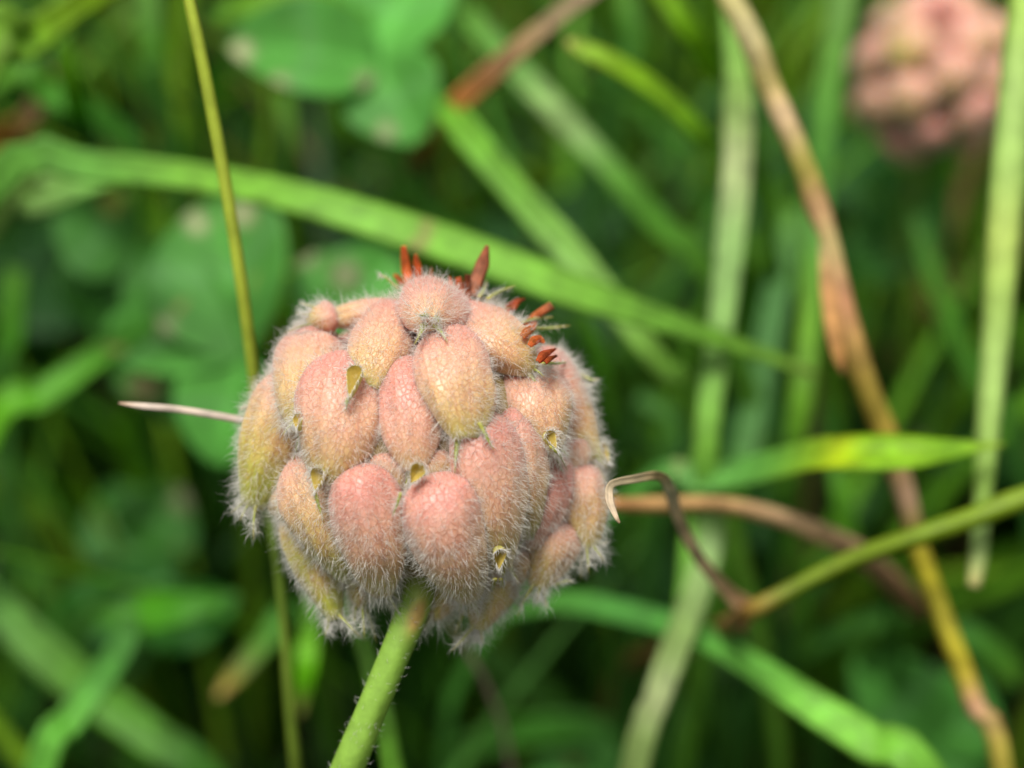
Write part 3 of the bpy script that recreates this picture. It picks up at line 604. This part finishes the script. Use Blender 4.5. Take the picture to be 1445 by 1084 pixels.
def set_col(o, pink, green): o.color = (pink, green, .5, 1)
def make_calyx(head, hp, centre, axis, width, nh, pink=.5, green=.5, teeth=4, big=1.0, hairL=1.0, thick=.86, res=(44, 34)):
    nh = int(nh); c = Calyx(centre, axis, width, thick * RNG.uniform(.86, 1.04)); v, f, uv = c.mesh(*res); org = c.p[30]
    o = link('calyx', make_mesh('calyx', v - org, f, None, uv), M_CALYX, head); set_col(o, pink, green)
    o.location = (org - hp) * S
    if nh:
        p, nn, tt, t = c.hair_roots(nh)
        L = (.18 + .48 * RNG.random(len(t)) ** 1.4) * hairL * (1 + .3 * np.sin(9 * p[:, 0] + 7 * p[:, 2])) * (1 + .6 * np.clip((t - .75) / .25, 0, 1))
        hairs_mesh('hairs', (p, nn, tt), L, .0060, o, org, lean=.35, spread=.33)
    if teeth: add_teeth(c, o, org, big, teeth, hairy=nh > 0)
    return c, o, org

# ---- near clover: measured on the photograph, (x, y) -> place on the globe of the head
HZ = 62.5; HC = P(598, 640, HZ); RA = 5.35
def crop(x, y): return 300 + x / 1.8067, 330 + y / 1.8067
def on_globe(x, y, r):
    px, py = crop(x, y); d = unit(P(px, py, 100) - CAMP); oc = HC - CAMP; b = oc @ d; c2 = oc @ oc - r * r; disc = b * b - c2
    t = b - math.sqrt(disc) if disc > 0 else b - 0.0
    return CAMP + d * t
clover = bpy.data.objects.new('clover', None); COL.objects.link(clover)
stem_foot = P(330, 1500, 88); stem_foot[2] = -1.0
clover.location = stem_foot * S
tag(clover, 'near pink strawberry clover seed head covered in white hairs on a thick green stem', 'clover')
# (top x, y), (mouth x, y), width, dr top, dr mouth, pinkness, greenness, teeth
CAL = [
 ((262, 228), (222, 498), 190, -.1, .35, .75, .40, 3), ((455, 200), (395, 398), 160, -.2, .05, .70, .35, 2), ((500, 190), (265, 222), 95, -.1, .2, .75, .35, 4),
 ((562, 160), (555, 226), 160, -.05, 1.3, 1.15, .2, 4), ((606, 292), (650, 528), 188, .1, .55, .72, .45, 2), ((640, 205), (822, 350), 165, .0, .5, .70, .40, 4),
 ((335, 365), (300, 640), 205, -.15, .1, .75, .35, 0), ((500, 360), (515, 605), 150, -.55, -.2, 1.0, .25, 2), ((205, 385), (100, 700), 215, -.25, .4, .35, .62, 5),
 ((795, 365), (868, 560), 175, -.45, .15, .75, .35, 4), ((842, 322), (968, 578), 160, -.2, .1, .72, .35, 4), ((228, 595), (335, 875), 180, -.3, .1, .40, .60, 3),
 ((215, 700), (314, 985), 150, -.3, .3, .10, .90, 4), ((375, 600), (432, 915), 180, -.1, .35, .80, .40, 4), ((560, 625), (655, 925), 205, .0, .45, .72, .42, 5),
 ((690, 500), (738, 850), 185, -.25, .3, .72, .38, 4), ((788, 500), (812, 770), 120, -.35, .0, .60, .45, 2), ((880, 575), (815, 815), 140, -.3, .0, 1.0, .25, 3),
 ((930, 580), (958, 805), 155, -.5, .25, .55, .50, 5), ((902, 725), (825, 905), 142, -.2, .3, .55, .50, 5), ((735, 860), (672, 1010), 115, -.9, -.1, .15, .85, 5),
 ((600, 880), (560, 985), 110, -1.3, -.8, .10, .80, 2), ((370, 820), (378, 955), 110, -.8, -.3, .15, .85, 4), ((770, 480), (745, 640), 120, -.6, -.5, .8, .3, 0),
 ((250, 560), (272, 690), 100, -.5, -.2, .4, .6, 0), ((455, 560), (440, 690), 90, -.6, -.6, .5, .5, 0), ((880, 370), (930, 480), 120, -.9, -.5, .8, .35, 2),
 ((725, 240), (800, 285), 100, -.9, -.3, .6, .45, 5), ((640, 215), (690, 195), 90, -.9, .0, .6, .45, 4), ((320, 200), (240, 235), 90, -1.0, .2, .6, .4, 3),
 ((835, 335), (935, 400), 120, -.9, -.2, .7, .4, 3), ((200, 320), (180, 440), 110, -1.2, -.8, .4, .6, 0), ((560, 560), (585, 640), 90, -.7, -.5, .6, .5, 0), ((850, 560), (890, 640), 100, -.7, -.4, .5, .5, 0),
 ((900, 500), (925, 630), 135, -.6, -.3, .7, .4, 2), ((170, 620), (215, 760), 120, -1.0, -.7, .4, .7, 0), ((640, 560), (650, 660), 110, -.9, -.6, .6, .5, 0), ((340, 760), (400, 900), 120, -.7, -.3, .3, .7, 2),
 ((475, 800), (520, 900), 100, -1.2, -.8, .4, .7, 3), ((790, 800), (760, 900), 100, -.9, -.3, .4, .6, 5),
]
k0 = mmpx(57)
front_dirs = []
for i, (a, b, w, d0, d1, pk, gr, te) in enumerate(CAL):
    axis = []
    ex = .14 if a[1] < 560 else .05
    if a[1] > 240 and 190 < a[0] < 850: a = (a[0] - ex * (b[0] - a[0]), a[1] - ex * (b[1] - a[1])); d0 -= .15
    for s_ in (0, .2, .45, .7, 1.0):
        x = a[0] + (b[0] - a[0]) * s_; y = a[1] + (b[1] - a[1]) * s_
        q = on_globe(x, y, RA + d0 + (d1 - d0) * s_)
        n_ = unit(q - HC); axis.append(q)
    axis = np.array(axis)
    # keep the step length even where the globe turns away
    front_dirs.append(unit(axis[2] - HC))
    big = 1.15 if te >= 4 else 1.0
    c, o, org = make_calyx(clover, stem_foot, HC, axis, 1.17 * w / 1.8067 * k0, int((950 + 350 * min(1, max(0, (a[1] - 250) / 350))) * (w / 160) ** 1.6), pk, gr, te, big)
    if i == 0: lead = o
# the far side of the globe, row by row
front_dirs = np.array(front_dirs)
m = 90; kk = 0
for j in range(m):
    z = 1 - 2 * (j + .5) / m; ang = j * 2.39996; r = math.sqrt(1 - z * z); d = A([r * math.cos(ang), r * math.sin(ang), z])
    if d @ FWD < .05 or (front_dirs @ d).max() > .93: continue
    if d @ unit(A([-.3, 0, -1])) > .93: continue
    kk += 1; low = 1.0 - .12 * max(0.0, min(1.0, (d @ unit(UPV + RIGHT * .9) - .55) / .3))
    tdir = unit(A([0, 0, -1.0]) - (A([0, 0, -1.0]) @ d) * d + 1e-3); 
    ax = [HC + unit(d * RA + tdir * q) * (RA * low - .5 + .15 * (q + 2)) for q in (-2.0, -1.0, 0, 1.0, 2.0)]
    make_calyx(clover, stem_foot, HC, ax, 2.7, 260, .6, .45, 2, 1.0, res=(18, 18))
# inner core
def sphere(c, r, nu=24, nv=14):
    t = np.linspace(0.02, np.pi - .02, nv); a = np.linspace(0, 2 * np.pi, nu, endpoint=False)
    T_, A_ = np.meshgrid(t, a, indexing='ij'); v = c + r * np.stack([np.sin(T_) * np.cos(A_), np.sin(T_) * np.sin(A_), np.cos(T_)], -1).reshape(-1, 3)
    return v, grid_faces(nv, nu) + [tuple(range(nu))[::-1], tuple((nv - 1) * nu + j for j in range(nu))]
mb = Mesh(); v, f = sphere(HC, 4.9); mb.add(v, f, A([.30, .22, .08])); mb.build('receptacle', M_STEM, clover, stem_foot)
# open mouths
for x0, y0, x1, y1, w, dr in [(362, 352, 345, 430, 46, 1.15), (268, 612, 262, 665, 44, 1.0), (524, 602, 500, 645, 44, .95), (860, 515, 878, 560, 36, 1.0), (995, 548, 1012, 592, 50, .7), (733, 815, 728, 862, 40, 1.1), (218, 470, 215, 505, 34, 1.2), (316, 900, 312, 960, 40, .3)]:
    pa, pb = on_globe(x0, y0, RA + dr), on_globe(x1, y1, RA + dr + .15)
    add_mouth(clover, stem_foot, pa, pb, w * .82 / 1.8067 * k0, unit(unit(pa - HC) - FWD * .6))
# thin pointed teeth seen singly
for pts, wd in [([(700, 165), (735, 145), (772, 132)], .1), ([(800, 240), (855, 240), (912, 234)], .12), ([(790, 225), (830, 215), (868, 213)], .1), ([(840, 330), (880, 330), (908, 326)], .12), ([(680, 160), (690, 145), (700, 118)], .1),
                ([(940, 360), (965, 372), (985, 371)], .13), ([(275, 190), (245, 182), (222, 176)], .08), ([(270, 215), (240, 205), (212, 202)], .08), ([(680, 480), (700, 520), (718, 552)], .1), ([(475, 140), (440, 110), (424, 102)], .07),
                ([(860, 540), (885, 565), (905, 605)], .1), ([(955, 560), (985, 600), (1005, 635)], .11), ([(262, 660), (270, 690), (285, 735)], .09), ([(345, 420), (342, 430), (340, 452)], .1), ([(720, 880), (712, 910), (700, 950)], .1), ([(735, 880), (738, 905), (738, 930)], .09), ([(640, 905), (655, 935), (672, 962)], .1),
                ([(640, 960), (630, 990), (618, 1018)], .1), ([(660, 1010), (640, 1035), (620, 1052)], .09), ([(965, 800), (966, 820), (964, 838)], .1), ([(975, 780), (990, 790), (1008, 786)], .09), ([(870, 895), (900, 885), (918, 888)], .09), ([(105, 435), (85, 440), (66, 448)], .08), ([(480, 660), (470, 690), (455, 730)], .08)]:
    mb = Mesh(); r_ = [on_globe(x, y, RA + (1.1 if 150 < y < 900 and 150 < x < 900 else .5)) for x, y in pts]
    tube(mb, r_, [wd * .9, wd * .8, wd * .45, .01], np.array([YT, A([.38, .44, .08]), A([.55, .42, .14])]), 6, 12, flat=.6)
    mb.build('tooth', M_TOOTH, clover, stem_foot)
    q = np.repeat(catmull(r_, 14)[:11], 5, 0); nn = unit(RNG.normal(0, 1, q.shape)); tt = np.repeat(unit(r_[2] - r_[0])[None], len(q), 0)
    hairs_mesh('tooth_hairs', (q, nn, tt), RNG.uniform(.2, .45, len(q)), .010, clover, stem_foot, lean=.8)
# dried petals
def petal(pts, widths, col, col2, curl=.5, dr=.6, tw=0.0):
    n = 18; ctr = []
    for x, y, e in pts: ctr.append(on_globe(x, y, RA + dr) + UPV * 0 + FWD * e)
    p = catmull(ctr, n); T = tangents(p); w = np.interp(np.linspace(0, 1, n), np.linspace(0, 1, len(widths)), widths) * .96 / 1.8067 * k0
    sd = unit(np.cross(T, FWD)); nn = -np.cross(T, sd); nn = np.where((nn @ FWD)[:, None] > 0, -nn, nn)
    an = tw * np.linspace(0, 1, n)[:, None]; sd, nn = sd * np.cos(an) + nn * np.sin(an), nn * np.cos(an) - sd * np.sin(an)
    u = np.linspace(-1, 1, 9); us = np.concatenate([u, u[::-1][1:-1]]); th = np.concatenate([np.full(9, .03), np.full(7, -.03)])
    v = p[:, None] + sd[:, None] * (us[None, :, None] * w[:, None, None] / 2) - nn[:, None] * ((curl * us ** 2)[None] * w[:, None] / 2)[..., None] + nn[:, None] * (th + .02 * np.sin(us * 9))[None, :, None]
    tt = np.linspace(0, 1, n)[:, None, None]; cc = np.broadcast_to(col * (1 - tt) + col2 * tt, (n, 16, 3)).reshape(-1, 3)
    mb = Mesh(); uv = np.stack(np.broadcast_arrays(us[None] * .5 + .5, np.linspace(0, 1, n)[:, None]), -1).reshape(-1, 2)
    mb.add(v.reshape(-1, 3), grid_faces(n, 16) + [tuple(range(16))[::-1], tuple((n - 1) * 16 + j for j in range(16))], cc, uv)
    mb.build('dried_petal', M_PETAL, clover, stem_foot)
O1, O2, OD = A([.80, .25, .06]), A([.68, .15, .035]), A([.18, .05, .02])
petal([(497, 125, 1.0), (490, 90, 1.2), (484, 55, 1.2), (481, 24, 1.2)], [26, 34, 26, 14], O1, O2, .8)
petal([(522, 120, .9), (520, 90, 1.0), (516, 65, 1.0), (514, 46, 1.0)], [22, 26, 20, 6], O2, O2 * .8, .8)
petal([(478, 125, 1.2), (470, 112, 1.2), (463, 104, 1.2), (456, 98, 1.2)], [16, 18, 14, 6], O1, O1, .5)
petal([(664, 160, -.2), (672, 120, 0), (688, 75, .2), (700, 28, .3)], [22, 40, 42, 10], A([.58, .28, .16]), A([.46, .15, .07]), .7)
petal([(640, 185, -.3), (634, 155, -.3), (630, 130, -.2), (626, 112, -.2)], [26, 26, 24, 18], A([.7, .22, .04]), O2, .9)
petal([(656, 190, -.5), (652, 160, -.5), (650, 130, -.4), (650, 105, -.4)], [14, 18, 20, 16], O2 * .8, OD, .9)
petal([(752, 206, -.1), (758, 196, -.1), (765, 185, -.1), (782, 166, 0)], [26, 36, 26, 9], O2 * 1.1, A([.4, .08, .04]), .9, dr=1.0, tw=.8)
petal([(766, 192, -.2), (776, 178, -.1), (785, 170, -.1), (797, 166, 0)], [16, 14, 10, 8], O2, OD, .8, dr=1.0)
petal([(795, 240, -.3), (815, 216, -.2), (838, 196, -.1), (864, 178, 0)], [22, 26, 24, 30], O1, A([.5, .18, .08]), .8, dr=1.0, tw=-.5)
petal([(790, 262, -.5), (802, 250, -.5), (815, 240, -.4), (824, 228, -.4)], [18, 26, 22, 10], A([.7, .3, .1]), O1, .4, dr=1.1)
petal([(808, 285, -.6), (820, 273, -.6), (834, 270, -.5), (846, 280, -.5)], [14, 26, 22, 6], O1, O1, .4, dr=1.2)
petal([(830, 325, -.8), (844, 310, -.8), (856, 303, -.7), (874, 294, -.7)], [14, 28, 20, 5], O2, A([.45, .1, .04]), .8, dr=1.3)
petal([(848, 328, -.8), (858, 320, -.8), (866, 316, -.7), (876, 312, -.7)], [12, 16, 12, 6], O2, OD, .6, dr=1.3)
petal([(612, 150, -.2), (608, 132, -.1), (606, 118, 0), (603, 108, 0)], [14, 16, 12, 4], O1, O2, .7)
petal([(551, 110, 1.6), (551, 98, 1.6), (552, 88, 1.6), (552, 78, 1.6)], [10, 8, 5, 2], O1, O1, .5)
# stem
ST = [(596, 800, 61.5, 50), (588, 840, 61, 48), (570, 890, 60.8, 45), (545, 950, 60.8, 43), (520, 1010, 61, 44), (487, 1090, 61.5, 47), (440, 1200, 64, 50), (380, 1350, 72, 50)]
sp = [P(a, b, z) for a, b, z, w in ST] + [stem_foot * .6 + P(380, 1350, 72) * .4, stem_foot]
sw = [w * mmpx(z) / 2 for a, b, z, w in ST] + [1.3, 1.3]
mb = Mesh(); n = 90; p = catmull(sp, n); r = np.interp(np.linspace(0, 1, n), np.linspace(0, 1, len(sw)), sw); T = tangents(p)
sd = unit(np.cross(T, FWD)); nn = np.cross(sd, T); a = np.linspace(0, 2 * np.pi, 20, endpoint=False)
rr = 1 + .04 * np.cos(a * 5)[None] + .03 * np.sin(np.linspace(0, 40, n))[:, None] * np.cos(a * 2 + 1)[None]
v = p[:, None] + (sd[:, None] * np.cos(a)[None, :, None] + nn[:, None] * np.sin(a)[None, :, None]) * (r[:, None] * rr)[..., None]
cc = np.broadcast_to(A([.24, .42, .055]), v.shape).copy(); yy = np.linspace(0, 1, n)
top = np.clip(1 - yy / .14, 0, 1)[:, None, None]; cc = cc * (1 - top) + A([.40, .38, .12]) * top
brown = np.clip(1.6 * np.exp(-((yy[:, None] - .17) / .045) ** 2 - ((a[None] - 5.2) / .55) ** 2), 0, 1)[..., None]; cc = cc * (1 - .75 * brown) + A([.45, .22, .08]) * .75 * brown
mb.add(v.reshape(-1, 3), grid_faces(n, 20) + [tuple(range(20))[::-1], tuple((n - 1) * 20 + j for j in range(20))], cc.reshape(-1, 3))
stem = mb.build('stem', M_STEM, clover, stem_foot)
q = RNG.integers(4, 60, 220); al = RNG.uniform(0, 6.28, 220); base = p[q] + (sd[q] * np.cos(al)[:, None] + nn[q] * np.sin(al)[:, None]) * r[q][:, None]
hairs_mesh('stem_hairs', (base, unit(base - p[q]), -T[q]), RNG.uniform(.15, .42, 220), .007, stem, stem_foot, lean=.8)

# ---- far clover in the upper right
FC = P(1320, 106, 112); fr = 4.75
far = bpy.data.objects.new('clover', None); COL.objects.link(far); ff = FC + A([6, 12, 0]); ff[2] = -1; far.location = ff * S
tag(far, 'far pink clover seed head in the upper right corner behind the thick pale stem', 'clover')
mb = Mesh(); v, f = sphere(FC, fr - .8); mb.add(v, f, A([.40, .20, .13])); mb.build('receptacle', M_STEM, far, ff)
m = 28
for j in range(m):
    z = 1 - 2 * (j + .5) / m; ang = j * 2.39996 + .5; r_ = math.sqrt(1 - z * z); d = A([r_ * math.cos(ang), r_ * math.sin(ang), z])
    if z < -.96: continue
    tdir = unit(A([0, 0, -1.0]) - (A([0, 0, -1.0]) @ d) * d + 1e-3)
    ax = [FC + unit(d * fr + tdir * q_) * (fr - .3 + .12 * (q_ + 1.8) + RNG.normal(0, .02)) for q_ in (-1.7, -.9, 0, .9, 1.7)]
    make_calyx(far, ff, FC, ax, 3.5 + .4 * math.sin(j * 2.1), 260 if d @ FWD < .2 else 0,   .42 + .3 * math.sin(j), .38, 2 if d @ FWD < .2 else 0, 1.0, res=(18, 18))
mb = Mesh(); tube(mb, [FC - [0, 0, fr - .5], FC + [1, 4, -25], ff + [0, 0, 30], ff], [.7, .7, .8, .9], A([.2, .36, .06]), 10, 24); mb.build('stem', M_STALK, far, ff)
